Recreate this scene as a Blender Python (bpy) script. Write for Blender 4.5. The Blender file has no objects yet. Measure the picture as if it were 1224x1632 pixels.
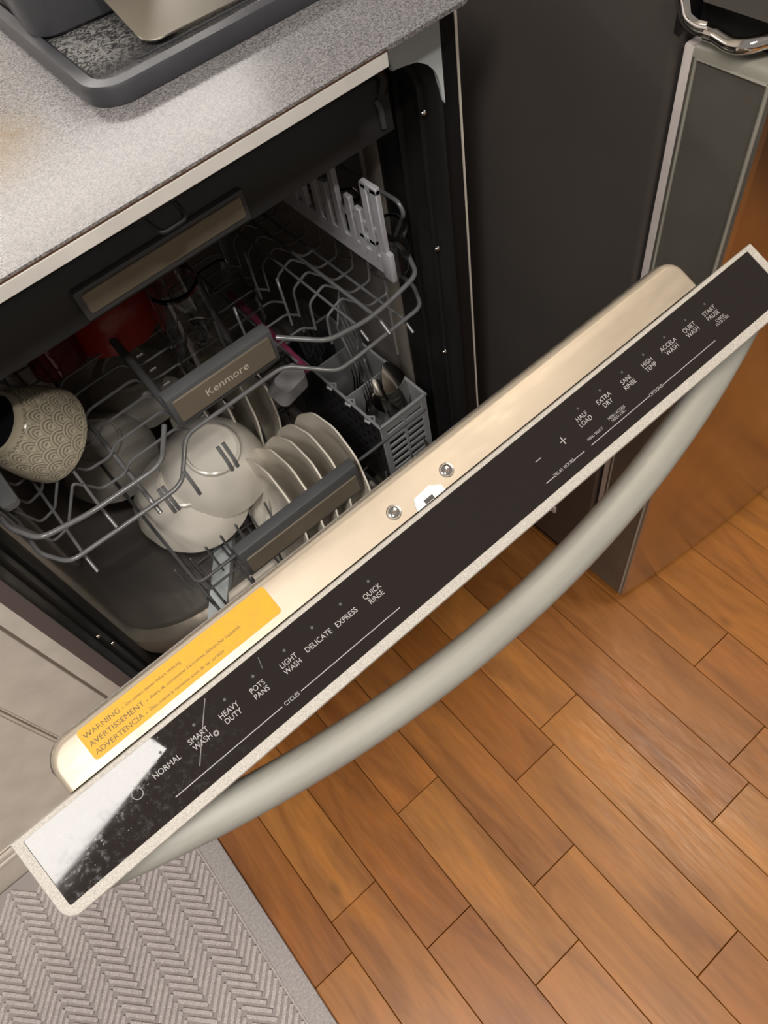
import bpy, bmesh, math, random
from mathutils import Vector, Matrix
random.seed(7)
PI = math.pi
SC = bpy.context.scene
COL = SC.collection

# ---------------------------------------------------------------- camera
cam_d = bpy.data.cameras.new('camera')
cam_d.sensor_fit = 'VERTICAL'
cam_d.sensor_height = 32.0
cam_d.lens = 1183.789 / 1632 * 32.0
cam_d.clip_start = 0.02
cam = bpy.data.objects.new('camera', cam_d)
COL.objects.link(cam)
RT = ((0.7580046, -0.6364453, -0.1427108), (-0.6064087, -0.6070795, -0.5135397), (0.2402031, 0.4758066, -0.8461150))
cam.matrix_world = Matrix(((RT[0][0], -RT[1][0], -RT[2][0], 0.160924),
                           (RT[0][1], -RT[1][1], -RT[2][1], -0.511714),
                           (RT[0][2], -RT[1][2], -RT[2][2], 1.204813),
                           (0, 0, 0, 1)))
SC.camera = cam
# ---------------------------------------------------------------- world, lights, exposure
SC.view_settings.view_transform = 'Standard'
SC.view_settings.look = 'None'
SC.view_settings.gamma = 1
SC.view_settings.use_curve_mapping = False
SC.view_settings.exposure = 0.0
w = bpy.data.worlds.new('room_glow'); SC.world = w; w.use_nodes = True
w.node_tree.nodes['Background'].inputs[0].default_value = (1.0, 0.90, 0.80, 1)
w.node_tree.nodes['Background'].inputs[1].default_value = 0.24
def area(name, loc, target, sx, sy, power, color, spin=0):
    d = bpy.data.lights.new(name, 'AREA'); d.shape = 'RECTANGLE'; d.size = sx; d.size_y = sy
    d.energy = power; d.color = color
    o = bpy.data.objects.new(name, d); COL.objects.link(o); o.location = loc
    v = Vector(target) - Vector(loc)
    o.rotation_euler = v.to_track_quat('-Z', 'Y').to_euler()
    if spin: o.rotation_euler.rotate_axis('Z', spin)
    return o
# ceiling fixture behind the photographer, to the left: it mirrors in the left end of the console
area('ceiling_lamp', (-0.63, -0.885, 2.40), (-0.63, -0.885, 0), 0.82, 0.36, 36, (1.0, 0.95, 0.89), math.radians(13))
# warm fill added to light the floor in front of the refrigerator
area('floor_fill_warm', (1.15, -0.60, 2.40), (0.95, -0.8, 0), 0.34, 0.34, 14, (1.0, 0.86, 0.68), 0)
# bulb cluster just in front of the photographer
area('ceiling_lamp_bulbs', (0.22, -1.24, 2.40), (0.22, -1.10, 0), 0.22, 0.12, 15, (1.0, 0.93, 0.84), 0)
# lamp tube under the wall cupboards, over the back of the worktop
area('cupboard_lamp', (0.35, 0.57, 1.235), (0.35, 0.30, 0.9), 1.7, 0.05, 5.0, (1.0, 0.95, 0.9), 0)

# ---------------------------------------------------------------- node helpers
def mat(name, color=(.5, .5, .5), rough=.5, metal=0., spec=.5, coat=0., emit=None, trans=0., ior=1.45):
    m = bpy.data.materials.new(name); m.use_nodes = True
    b = m.node_tree.nodes['Principled BSDF']
    b.inputs['Base Color'].default_value = (*color, 1)
    b.inputs['Roughness'].default_value = rough
    b.inputs['Metallic'].default_value = metal
    b.inputs['Specular IOR Level'].default_value = spec
    b.inputs['Coat Weight'].default_value = coat
    b.inputs['Transmission Weight'].default_value = trans
    b.inputs['IOR'].default_value = ior
    return m
class NT:
    def __init__(s, m): s.m = m; s.t = m.node_tree; s.b = s.t.nodes['Principled BSDF']
    def n(s, ty, **k):
        x = s.t.nodes.new(ty)
        for a, v in k.items():
            if a.startswith('i_'):
                key = a[2:]; key = int(key) if key.isdigit() else key.replace('_', ' ')
                x.inputs[key].default_value = v
            else: setattr(x, a, v)
        return x
    def l(s, a, b): s.t.links.new(a, b)
    def coords(s, kind='Object', scale=(1, 1, 1), loc=(0, 0, 0), rnd=False, rot=(0, 0, 0)):
        c = s.n('ShaderNodeTexCoord'); mp = s.n('ShaderNodeMapping')
        mp.inputs['Scale'].default_value = scale; mp.inputs['Location'].default_value = loc; mp.inputs['Rotation'].default_value = rot
        if kind == 'World':
            g = s.n('ShaderNodeNewGeometry'); s.l(g.outputs['Position'], mp.inputs['Vector'])
        elif rnd:
            oi = s.n('ShaderNodeObjectInfo'); mu = s.n('ShaderNodeVectorMath', operation='SCALE')
            mu.inputs[0].default_value = (37, 91, 13); s.l(oi.outputs['Random'], mu.inputs['Scale'])
            ad = s.n('ShaderNodeVectorMath', operation='ADD'); s.l(c.outputs[kind], ad.inputs[0]); s.l(mu.outputs[0], ad.inputs[1]); s.l(ad.outputs[0], mp.inputs['Vector'])
        else: s.l(c.outputs[kind], mp.inputs['Vector'])
        return mp.outputs[0]
    def noise(s, vec, scale, detail=3, rough=.5, dist=0.):
        x = s.n('ShaderNodeTexNoise'); x.inputs['Scale'].default_value = scale; x.inputs['Detail'].default_value = detail
        x.inputs['Roughness'].default_value = rough; x.inputs['Distortion'].default_value = dist
        s.l(vec, x.inputs['Vector']); return x.outputs['Fac']
    def ramp(s, fac, stops, interp='LINEAR'):
        r = s.n('ShaderNodeValToRGB'); r.color_ramp.interpolation = interp
        e = r.color_ramp.elements
        while len(e) < len(stops): e.new(.5)
        for i, (p, c) in enumerate(stops):
            e[i].position = p; e[i].color = (*c, 1) if len(c) == 3 else c
        s.l(fac, r.inputs['Fac']); return r.outputs['Color']
    def mix(s, fac, a, b, mode='MIX'):
        x = s.n('ShaderNodeMix', data_type='RGBA', blend_type=mode)
        for sock, v in ((x.inputs['Factor'], fac), (x.inputs[6], a), (x.inputs[7], b)):
            if isinstance(v, bpy.types.NodeSocket): s.l(v, sock)
            elif isinstance(v, (int, float)): sock.default_value = v
            else: sock.default_value = (*v, 1)
        return x.outputs[2]
    def math(s, op, a, b=None, c=None, clamp=False):
        x = s.n('ShaderNodeMath', operation=op); x.use_clamp = clamp
        for i, v in enumerate((a, b, c)):
            if v is None: continue
            if isinstance(v, bpy.types.NodeSocket): s.l(v, x.inputs[i])
            else: x.inputs[i].default_value = v
        return x.outputs[0]
    def bump(s, h, strength=.3, dist=.001):
        x = s.n('ShaderNodeBump'); x.inputs['Strength'].default_value = strength; x.inputs['Distance'].default_value = dist
        s.l(h, x.inputs['Height']); s.l(x.outputs[0], s.b.inputs['Normal'])
    def color(s, o): s.l(o, s.b.inputs['Base Color'])
    def rough(s, o): s.l(o, s.b.inputs['Roughness'])
def G(v): return (v, v, v)
def speck(name, col, rough, scale=900, amt=.12, metal=0, bump=.1, spec=.5):
    m = mat(name, col, rough, metal, spec); t = NT(m); v = t.coords('World')
    n = t.noise(v, scale, 2)
    t.color(t.ramp(n, [(.3, tuple(max(0, c * (1 - amt)) for c in col)), (.7, tuple(min(1, c * (1 + amt)) for c in col))]))
    t.bump(n, bump, .0004); return m

# ---------------------------------------------------------------- materials
M = {}
# worktop laminate: fine grey speckle with a coffee stain at the left
m = mat('grey_speckled_laminate', (.42, .40, .41), .36); t = NT(m); v = t.coords('World')
n1 = t.noise(t.coords('World', (1, 1.9, 1)), 520, 2, .6); n2 = t.noise(v, 9, 3)
base = t.ramp(n1, [(.32, (.080, .075, .078)), (.48, (.195, .185, .189)), (.64, (.37, .352, .354))])
def spot(t, p, r, sy=1.):
    g = t.n('ShaderNodeNewGeometry'); s_ = t.n('ShaderNodeVectorMath', operation='SUBTRACT'); t.l(g.outputs['Position'], s_.inputs[0]); s_.inputs[1].default_value = p
    q = t.n('ShaderNodeVectorMath', operation='MULTIPLY'); t.l(s_.outputs[0], q.inputs[0]); q.inputs[1].default_value = (1, sy, 1)
    ln = t.n('ShaderNodeVectorMath', operation='LENGTH'); t.l(q.outputs[0], ln.inputs[0])
    return t.math('SUBTRACT', 1.0, t.math('DIVIDE', ln.outputs['Value'], r), clamp=True)
st = t.math('MULTIPLY', spot(t, (.205, .115, .914), .085), t.math('MULTIPLY_ADD', n2, 1.6, -.05), clamp=True)
st2 = t.math('MULTIPLY', spot(t, (.258, .115, .914), .030, 1.6), t.math('GREATER_THAN', t.noise(v, 60, 3, .6, 1.5), .50), clamp=True)
c = t.mix(t.math('MULTIPLY', st, 1.3, clamp=True), base, (.27, .19, .10)); c = t.mix(t.math('MULTIPLY', st2, .75), c, (.20, .13, .06))
t.color(c); t.rough(t.ramp(n1, [(.3, G(.22)), (.7, G(.34))])); t.bump(n1, .12, .0003); M['counter'] = m
# floor boards
m = mat('oiled_maple_board', (.4, .2, .07), .34); t = NT(m)
oi = t.n('ShaderNodeObjectInfo')
v = t.coords('Object', (1, .09, 1), rnd=True); v2 = t.coords('Object', (1, .22, 1), rnd=True)
g1 = t.noise(v, 90, 4, .6, .8); g2 = t.noise(v2, 11, 4, .55, 1.8); g3 = t.noise(v, 320, 2)
basec = t.ramp(oi.outputs['Random'], [(0, (.275, .096, .019)), (.25, (.36, .145, .030)), (.5, (.31, .114, .026)), (.75, (.385, .165, .041)), (1, (.255, .087, .019))])
c = t.mix(.75, basec, t.ramp(g2, [(.28, (.56, .47, .38)), (.5, G(1.02)), (.75, (1.45, 1.42, 1.15))]), 'MULTIPLY')
c = t.mix(.55, c, t.ramp(g1, [(.3, G(.66)), (.7, G(1.15))]), 'MULTIPLY')
vo = t.n('ShaderNodeTexVoronoi'); vo.inputs['Scale'].default_value = 9; t.l(t.coords('Object', (1, .55, 1), rnd=True), vo.inputs['Vector'])
kn = t.ramp(vo.outputs['Distance'], [(.0, G(.35)), (.035, G(.62)), (.09, G(1))])
c = t.mix(.8, c, kn, 'MULTIPLY')
t.color(c); t.rough(t.ramp(g3, [(.3, G(.30)), (.7, G(.42))])); t.bump(g1, .12, .0005); M['wood'] = m
M['gap'] = mat('dark_floor_gap', (.07, .03, .012), .8)
# rug
m = mat('taupe_woven_yarn', (.30, .275, .27), .9, spec=.15); t = NT(m); v = t.coords('World')
n1 = t.noise(v, 700, 2); n2 = t.noise(v, 120, 3)
c = t.ramp(n1, [(.3, (.34, .305, .305)), (.55, (.54, .49, .485)), (.75, (.76, .70, .68))]); c = t.mix(.5, c, t.ramp(n2, [(.3, G(.78)), (.7, G(1.12))]), 'MULTIPLY')
t.color(c); t.bump(n1, .8, .001); M['rug'] = m
m = mat('taupe_flat_binding', (.27, .25, .25), .9, spec=.15); t = NT(m); v = t.coords('World', (1, 1, 1))
wv = t.n('ShaderNodeTexChecker'); wv.inputs['Scale'].default_value = 1100; t.l(v, wv.inputs['Vector']); n1 = t.noise(v, 300, 3)
t.color(t.mix(.6, t.ramp(n1, [(.3, (.33, .305, .308)), (.7, (.47, .44, .435))]), t.mix(wv.outputs['Fac'], G(.8), G(1.1)), 'MULTIPLY')); t.bump(wv.outputs['Fac'], .3, .0004); M['rugband'] = m
M['rugbase'] = mat('rug_backing', (.33, .30, .295), .95, spec=.1)
# metals
def steel(name, col, rough, stretch=(1, 1, 1), bump=.05, amt=.12, scale=60, metal=1.0):
    m = mat(name, col, rough, metal); t = NT(m); v = t.coords('World', stretch)
    n = t.noise(v, scale, 4, .6); n2 = t.noise(t.coords('World'), 14, 3)
    t.rough(t.ramp(n, [(.25, G(max(.02, rough - amt))), (.75, G(rough + amt))]))
    t.color(t.mix(.5, t.ramp(n2, [(.3, tuple(c * .86 for c in col)), (.7, col)]), t.ramp(n, [(.3, G(.9)), (.7, G(1.05))]), 'MULTIPLY'))
    t.bump(n, bump, .0003); return m
M['band'] = steel('satin_steel_smudged', (.46, .395, .315), .46, (.6, 2, 2), .03, .06, 70, .45)
M['handle'] = steel('brushed_steel_handle', (.305, .30, .27), .50, (.05, 1, 1), .06, .05, 900, .12)
M['steel'] = steel('kitchen_steel', (.55, .53, .50), .30, (1, 1, .1), .03, .06, 500)
M['badge'] = steel('bronze_steel_plate', (.36, .31, .245), .45, (.1, 1, 1), .02, .04, 400, .6)
M['sheetsteel'] = mat('satin_sheet_steel', (.78, .74, .66), .36, 1)
M['chrome'] = mat('chrome', (.8, .78, .76), .07, 1)
M['cutlery'] = mat('cutlery_steel', (.62, .60, .57), .16, 1)
M['frame'] = speck('pebbled_silver_frame', (.41, .385, .35), .5, 1100, .22, .0, .5)
M['tub'] = steel('tub_steel', (.34, .31, .295), .30, (1, 1, 1), .01, .03, 30, .3)
M['lip'] = steel('tub_lip_steel', (.36, .325, .285), .38, (1, 1, 1), .02, .05, 50, .5)
M['tubside'] = mat('brown_painted_steel', (.105, .080, .078), .55)
# console glass with grime at its left end
m = mat('console_black_glass', (.016, .013, .013), .08, 0, .34); t = NT(m)
v = t.coords('World'); g = t.n('ShaderNodeSeparateXYZ'); geo = t.n('ShaderNodeNewGeometry'); t.l(geo.outputs['Position'], g.inputs[0])
left = t.math('MULTIPLY_ADD', g.outputs[0], -8.5, 1.15, clamp=True)
n1 = t.noise(v, 230, 5, .7, .3); n2 = t.noise(v, 620, 2); n3 = t.noise(t.coords('World', (1, 6, 1), rot=(0, 0, .5)), 60, 3)
gr = t.math('MULTIPLY', left, t.ramp(n1, [(.52, G(0)), (.72, G(1))]))
sp = t.math('MULTIPLY', t.ramp(n2, [(.70, G(0)), (.76, G(1))]), t.math('MULTIPLY_ADD', left, .8, .05, clamp=True))
dirt = t.math('ADD', t.math('MULTIPLY', gr, .22), t.math('MULTIPLY', sp, .6), clamp=True)
t.color(t.mix(dirt, (.018, .0145, .0135), (.30, .30, .33)))
t.rough(t.math('ADD', t.math('MULTIPLY', dirt, .45), t.math('MULTIPLY', t.math('MULTIPLY', n3, left), .10), clamp=True))
t.b.inputs['Roughness'].default_value = .1; M['glassblack'] = m
# paints and plastics
def paint(name, col, rough=.45, amt=.08, scale=25, bump=.05, spec=.5, fine=300):
    m = mat(name, col, rough, 0, spec); t = NT(m); v = t.coords('World'); n = t.noise(v, scale, 4); f = t.noise(v, fine, 2)
    t.color(t.ramp(n, [(.3, tuple(c * (1 - amt) for c in col)), (.7, tuple(c * (1 + amt) for c in col))])); t.bump(f, bump, .0003)
    t.rough(t.ramp(n, [(.3, G(max(.03, rough - .05))), (.7, G(rough + .05))])); return m
M['cab'] = paint('cream_painted_cabinet', (.68, .62, .545), .42)
M['groove'] = mat('shadowed_joint', (.20, .165, .13), .8)
M['trimlight'] = paint('pale_edge_trim', (.66, .635, .60), .4)
M['black'] = paint('black_plastic', (.012, .0115, .012), .36)
M['gasket'] = mat('black_rubber', (.010, .0095, .010), .55)
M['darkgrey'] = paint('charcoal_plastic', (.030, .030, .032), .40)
M['midgrey'] = paint('grey_plastic', (.085, .087, .092), .42)
M['bracket'] = paint('blue_grey_plastic', (.56, .61, .63), .40, .03)
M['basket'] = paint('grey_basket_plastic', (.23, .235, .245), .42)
M['whitegrey'] = paint('pale_grey_plastic', (.36, .36, .39), .45)
M['wire'] = paint('grey_nylon_wire', (.13, .132, .138), .22, .1, 60, .02, .8)
M['ceramic'] = mat('white_glazed_ceramic', (.76, .72, .65), .16)
M['whiteplastic'] = mat('white_plastic', (.78, .77, .74), .4)
M['plate'] = mat('cream_glazed_ceramic', (.76, .71, .62), .2)
M['shadedceramic'] = mat('shaded_white_ceramic', (.40, .38, .35), .22)  # white ceramic darkened, shade deep in the rack put into its colour
M['red'] = paint('red_enamel', (.32, .02, .012), .3)
M['glass'] = mat('clear_glass', (.92, .93, .92), .03, trans=1.0)
M['redglass'] = mat('wine_red_glass', (.45, .06, .07), .04, trans=.9)
M['clearplastic'] = mat('clear_plastic', (.80, .82, .84), .05, trans=1., ior=1.25)
M['pink'] = paint('magenta_plastic', (.20, .03, .08), .4)
M['navy'] = mat('dark_glaze', (.012, .012, .018), .2)
M['sticker'] = None
m = mat('yellow_label', (.80, .46, .03), .5, spec=.3); t = NT(m); v = t.coords('World'); n = t.noise(v, 160, 4, .6); n2 = t.noise(v, 700, 2)
c = t.ramp(n, [(.35, (.56, .31, .022)), (.6, (.63, .335, .014))]); c = t.mix(t.ramp(n2, [(.72, G(0)), (.78, G(1))]), c, (.10, .06, .02))
t.color(c); t.bump(n, .25, .0004); M['sticker'] = m
M['ink'] = mat('dark_print', (.12, .085, .03), .6)
M['print'] = mat('pale_grey_print', (.36, .35, .35), .5)
M['led'] = mat('indicator_dot', (.055, .052, .052), .5)
M['badgeprint'] = mat('badge_print', (.62, .54, .46), .5)
M['fridge'] = paint('charcoal_fridge_enamel', (.058, .051, .047), .38, .06, 8, .25, .5, 420)
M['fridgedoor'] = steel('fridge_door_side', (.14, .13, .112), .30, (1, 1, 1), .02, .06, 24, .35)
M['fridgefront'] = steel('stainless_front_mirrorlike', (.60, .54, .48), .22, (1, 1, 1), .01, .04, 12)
M['fridgecap'] = paint('olive_grey_cap', (.27, .26, .22), .35)
M['seal'] = paint('pale_door_gasket', (.60, .54, .52), .5)
M['trayshell'] = paint('slate_tray_plastic', (.052, .053, .060), .34, .1)
m = mat('slate_tray_glossy', (.075, .074, .078), .14); t = NT(m); v = t.coords('World')
n = t.noise(v, 130, 5, .75, 2.0); fl = t.ramp(n, [(.47, G(0)), (.56, G(1)), (.64, G(.2))]); sm = t.math('MULTIPLY_ADD', spot(t, (.350, .150, .927), .055), 1.6, .10, clamp=True); t.color(t.mix(t.math('MULTIPLY', fl, sm), (.048, .047, .049), (.40, .39, .38)))
t.rough(t.ramp(n, [(.4, G(.12)), (.65, G(.45))])); t.bump(n, .4, .0006); M['traywet'] = m
M['wall'] = paint('warm_white_wall', (.62, .56, .48), .7)

# ---------------------------------------------------------------- mesh helpers
def finish(name, bm, m, parent=None, smooth=True, ang=38):
    bmesh.ops.recalc_face_normals(bm, faces=bm.faces)
    if smooth:
        for f in bm.faces: f.smooth = True
        lim = math.radians(ang)
        for e in bm.edges:
            if len(e.link_faces) == 2 and e.calc_face_angle(0) > lim: e.smooth = False
    me = bpy.data.meshes.new(name); bm.to_mesh(me); bm.free()
    o = bpy.data.objects.new(name, me); COL.objects.link(o)
    me.materials.append(M[m] if isinstance(m, str) else m)
    if parent: o.parent = parent
    return o
def tag(o, label=None, cat=None, group=None, kind=None):
    if label: o['label'] = label
    if cat: o['category'] = cat
    if group: o['group'] = group
    if kind: o['kind'] = kind
    return o
def thing(name, label, cat, group=None, loc=(0, 0, 0)):
    o = bpy.data.objects.new(name, None); COL.objects.link(o); o.empty_display_size = .02
    o.location = loc
    return tag(o, label, cat, group)
def reloc(t, loc):
    """put an Empty at its thing's base while its parts keep their world coordinates"""
    loc = Vector(loc); t.location = loc
    for ch in t.children: ch.location = ch.location - loc
def box(bm, lo, hi, bev=0, seg=2, mx=None):
    r = bmesh.ops.create_cube(bm, size=1)['verts']
    c = [(a + b) / 2 for a, b in zip(lo, hi)]; s = [abs(b - a) for a, b in zip(lo, hi)]
    for v in r: v.co = Vector((c[0] + v.co.x * s[0], c[1] + v.co.y * s[1], c[2] + v.co.z * s[2]))
    if bev:
        es = list({e for v in r for e in v.link_edges})
        nf = bmesh.ops.bevel(bm, geom=es, offset=bev, segments=seg, affect='EDGES', profile=.5)
        r = list({v for f in nf['faces'] for v in f.verts} | {v for v in r if v.is_valid})
    if mx: 
        for v in r: v.co = mx @ v.co
    return r
def boxo(name, lo, hi, m, parent=None, bev=0, seg=2, mx=None):
    bm = bmesh.new(); box(bm, lo, hi, bev, seg); 
    if mx: bm.transform(mx)
    return finish(name, bm, m, parent)
def prism(bm, pts, z0, z1, mx=None, bev=0):
    """extrude a polygon given in XY from z0 to z1"""
    a = [bm.verts.new((x, y, z0)) for x, y in pts]; b = [bm.verts.new((x, y, z1)) for x, y in pts]
    n = len(pts); bm.faces.new(a[::-1]); top = bm.faces.new(b)
    for i in range(n): bm.faces.new((a[i], a[(i + 1) % n], b[(i + 1) % n], b[i]))
    if bev: bmesh.ops.bevel(bm, geom=list(top.edges), offset=bev, segments=2, affect='EDGES')
    if mx: bm.transform(mx)
def rrect(x0, y0, x1, y1, r, n=6):
    """rounded rectangle; r = one radius or four (bl, br, tr, tl)"""
    rs = r if isinstance(r, (tuple, list)) else (r,) * 4; out = []
    for (cx, cy, sx, sy, a0), q in zip(((x0, y0, 1, 1, PI), (x1, y0, -1, 1, 1.5 * PI), (x1, y1, -1, -1, 0), (x0, y1, 1, -1, .5 * PI)), rs):
        if q <= 0: out.append((cx, cy)); continue
        for i in range(n + 1):
            a = a0 + i / n * PI / 2
            out.append((cx + sx * q + q * math.cos(a), cy + sy * q + q * math.sin(a)))
    return out
def smooth_path(pts, r, n=4):
    """round the corners of a polyline"""
    P = [Vector(p) for p in pts]; out = [P[0]]
    for i in range(1, len(P) - 1):
        a, b, c = P[i - 1], P[i], P[i + 1]; u = a - b; v = c - b
        q = min(r, u.length * .45, v.length * .45); p0 = b + u.normalized() * q; p1 = b + v.normalized() * q
        for k in range(n + 1):
            s = k / n; out.append(p0.lerp(b, s).lerp(b.lerp(p1, s), s))
    out.append(P[-1]); return out
def tube(bm, pts, r, seg=8, closed=False, sx=1., cap=True, up=None):
    P = [Vector(p) for p in pts]; n = len(P); rings = []; prev = None
    for i, p in enumerate(P):
        if closed: d = P[(i + 1) % n] - P[i - 1]
        else: d = P[min(i + 1, n - 1)] - P[max(i - 1, 0)]
        d.normalize()
        if prev is None:
            ref = Vector(up) if up else (Vector((0, 0, 1)) if abs(d.z) < .9 else Vector((1, 0, 0)))
        else: ref = prev
        x = ref - d * ref.dot(d); x.normalize(); y = d.cross(x); prev = x
        rr = r[i] if isinstance(r, (list, tuple)) else r
        rings.append([bm.verts.new(p + (x * math.cos(2 * PI * k / seg) * sx + y * math.sin(2 * PI * k / seg)) * rr) for k in range(seg)])
    m = n if closed else n - 1
    for i in range(m):
        A, B = rings[i], rings[(i + 1) % n]
        for k in range(seg): bm.faces.new((A[k], A[(k + 1) % seg], B[(k + 1) % seg], B[k]))
    if not closed and cap: bm.faces.new(rings[0][::-1]); bm.faces.new(rings[-1])
def wire(name, pts, r, parent, m='wire', bend=.006, seg=7):
    bm = bmesh.new(); tube(bm, smooth_path(pts, bend), r, seg); return finish(name, bm, m, parent, ang=60)
def lathe(bm, prof, seg=40, mx=None, wob=None):
    rings = []
    for i, (r, z) in enumerate(prof):
        if r < 1e-6: rings.append([bm.verts.new((0, 0, z))]); continue
        ring = []
        for k in range(seg):
            a = 2 * PI * k / seg; rr = r; zz = z
            if wob: rr, zz = wob(a, r, z, i)
            ring.append(bm.verts.new((rr * math.cos(a), rr * math.sin(a), zz)))
        rings.append(ring)
    for A, B in zip(rings, rings[1:]):
        for k in range(seg):
            k2 = (k + 1) % seg
            if len(A) == 1 and len(B) > 1: bm.faces.new((A[0], B[k2], B[k]))
            elif len(B) == 1 and len(A) > 1: bm.faces.new((A[k], A[k2], B[0]))
            elif len(A) > 1: bm.faces.new((A[k], A[k2], B[k2], B[k]))
    if mx: bm.transform(mx)
def text(name, s, cx, cy, cap, m, parent, mx, width=None, squeeze=.92, left=False, z=0, bold=0):
    """flat lettering centred at (cx, cy) of the plane mx maps; cap = capital height"""
    cu = bpy.data.curves.new('lettering', 'FONT'); cu.body = s; cu.size = cap / .729; cu.resolution_u = 3; cu.offset = bold
    cu.align_x = 'LEFT' if left else 'CENTER'; cu.align_y = 'CENTER'; cu.space_line = .92
    o = bpy.data.objects.new('lettering', cu); me = bpy.data.meshes.new_from_object(o)
    bpy.data.objects.remove(o); bpy.data.curves.remove(cu)
    xs = [v.co.x for v in me.vertices]; w0 = max(xs) - min(xs); k = width / w0 if width else squeeze
    for v in me.vertices: v.co = mx @ Vector((cx + v.co.x * k, cy + v.co.y, z))
    me.name = name; me.materials.clear(); me.materials.append(M[m])
    ob = bpy.data.objects.new(name, me); COL.objects.link(ob); ob.parent = parent; return ob
def T(x, y, z): return Matrix.Translation((x, y, z))
def RX(a): return Matrix.Rotation(a, 4, 'X')
def RY(a): return Matrix.Rotation(a, 4, 'Y')
def RZ(a): return Matrix.Rotation(a, 4, 'Z')

# ================================================================ SETTING
# floor: sub-floor with individual boards
bm = bmesh.new(); box(bm, (-2.2, -2.6, -.03), (2.6, .70, -.0130)); floor = finish('floor', bm, 'gap'); tag(floor, kind='structure')
PW = .0841; X0 = .0850
known = {1: [-.553, -.264], 0: [-.4265], 2: [-.467], 3: [-.6815, -.349], 5: [-.575], -2: [-.361]}
def plank(x0, x1, y0, y1):
    g = .00045; bm = bmesh.new(); L = y1 - y0; W = x1 - x0
    box(bm, (-W / 2 + g, -L / 2 + g, -.0125), (W / 2 - g, L / 2 - g, -random.uniform(0, .0006)))
    top = [e for e in bm.edges if all(v.co.z > -.005 for v in e.verts)]
    bmesh.ops.bevel(bm, geom=top, offset=.0006, segments=1, affect='EDGES')
    o = finish('plank', bm, 'wood', floor, smooth=False); o.location = ((x0 + x1) / 2, (y0 + y1) / 2, 0)
for c in range(-9, 17):
    x0 = X0 + c * PW; x1 = x0 + PW
    js = sorted(known.get(c, []))
    lo, hi = -1.45, .02
    if js: a = js[0]; b = js[-1]
    else: a = b = -.5 + random.uniform(-.25, .25); js = [a]
    while a > lo: a -= random.uniform(.50, .85); js.insert(0, max(a, lo))
    while b < hi: b += random.uniform(.5, .9); js.append(min(b, hi))
    for y0, y1 in zip(js, js[1:]):
        if y1 - y0 > .02: plank(x0, x1, y0, y1)
# back wall and ceiling of the kitchen (outside the frame)
tag(boxo('wall_back', (-2.2, .66, 0), (2.6, .72, 2.5), 'wall'), kind='structure')

# ================================================================ RUG
rug = thing('rug', 'taupe woven floor runner with raised herringbone ribs and a flat border, under the open door', 'rug')
boxo('backing', (-1.0, -1.25, 0.0), (-.0665, .058, .0035), 'rugbase', rug)
boxo('border', (-.0965, -1.25, .0005), (-.066, .058, .0065), 'rugband', rug, .001, 2)
boxo('border_seam', (-.0995, -1.25, .003), (-.0960, .058, .0075), 'rug', rug, .0009, 1)
bm = bmesh.new(); cw = .0335; rp = .0092; rr = .0044
for ci in range(0, 14):
    xr = -.1000 - ci * cw + (0.007 if ci == 0 else .007); xl = xr - cw
    if ci == 0: xr = -.0997
    sgn = -1 if ci % 2 == 1 else 1
    y = -.80 if ci > 4 else -1.2
    while y < .042:
        # a rib runs at 45 degrees across its column
        if sgn < 0: a = Vector((xl + .0012, y + (xr - xl) / 2 - .001, 0)); b = Vector((xr - .0012, y - (xr - xl) / 2 + .001, 0))
        else: a = Vector((xl + .0012, y - (xr - xl) / 2 + .001, 0)); b = Vector((xr - .0012, y + (xr - xl) / 2 - .001, 0))
        d = (b - a).normalized(); nn = Vector((-d.y, d.x, 0)) * (rr * .92); h = .0070
        vs = []
        for p, q in ((a, 0), (b, 0)):
            vs.append([bm.verts.new(p + nn + Vector((0, 0, .003))), bm.verts.new(p + nn * .62 + Vector((0, 0, h))), bm.verts.new(p - nn * .62 + Vector((0, 0, h))), bm.verts.new(p - nn + Vector((0, 0, .003)))])
        A, B = vs
        for i in range(3): bm.faces.new((A[i], A[i + 1], B[i + 1], B[i]))
        bm.faces.new(A[::-1]); bm.faces.new(B)
        y += rp * 1.414
tag(finish('rib', bm, 'rug', rug, smooth=False), kind='stuff')

# ================================================================ WORKTOP
ct = thing('worktop', 'grey speckled laminate worktop above the open dishwasher', 'worktop')
bm = bmesh.new(); prism(bm, [(-1.3, -.0385), (.586, -.0385), (.603, -.030), (.603, .655), (-1.3, .655)], .9105, .914); finish('laminate_sheet', bm, 'counter', ct)
boxo('core_board', (-1.3, .012, .885), (.600, .655, .9103), 'cab', ct)
boxo('edge_trim', (-1.3, -.0392, .8995), (.5060, -.026, .9108), 'trimlight', ct, .0008, 1)
boxo('edge_joint', (-1.3, -.0389, .9109), (.5065, -.030, .9120), 'gap', ct)
boxo('under_strip', (-1.3, -.0255, .893), (.5050, -.004, .8992), 'tubside', ct)

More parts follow.
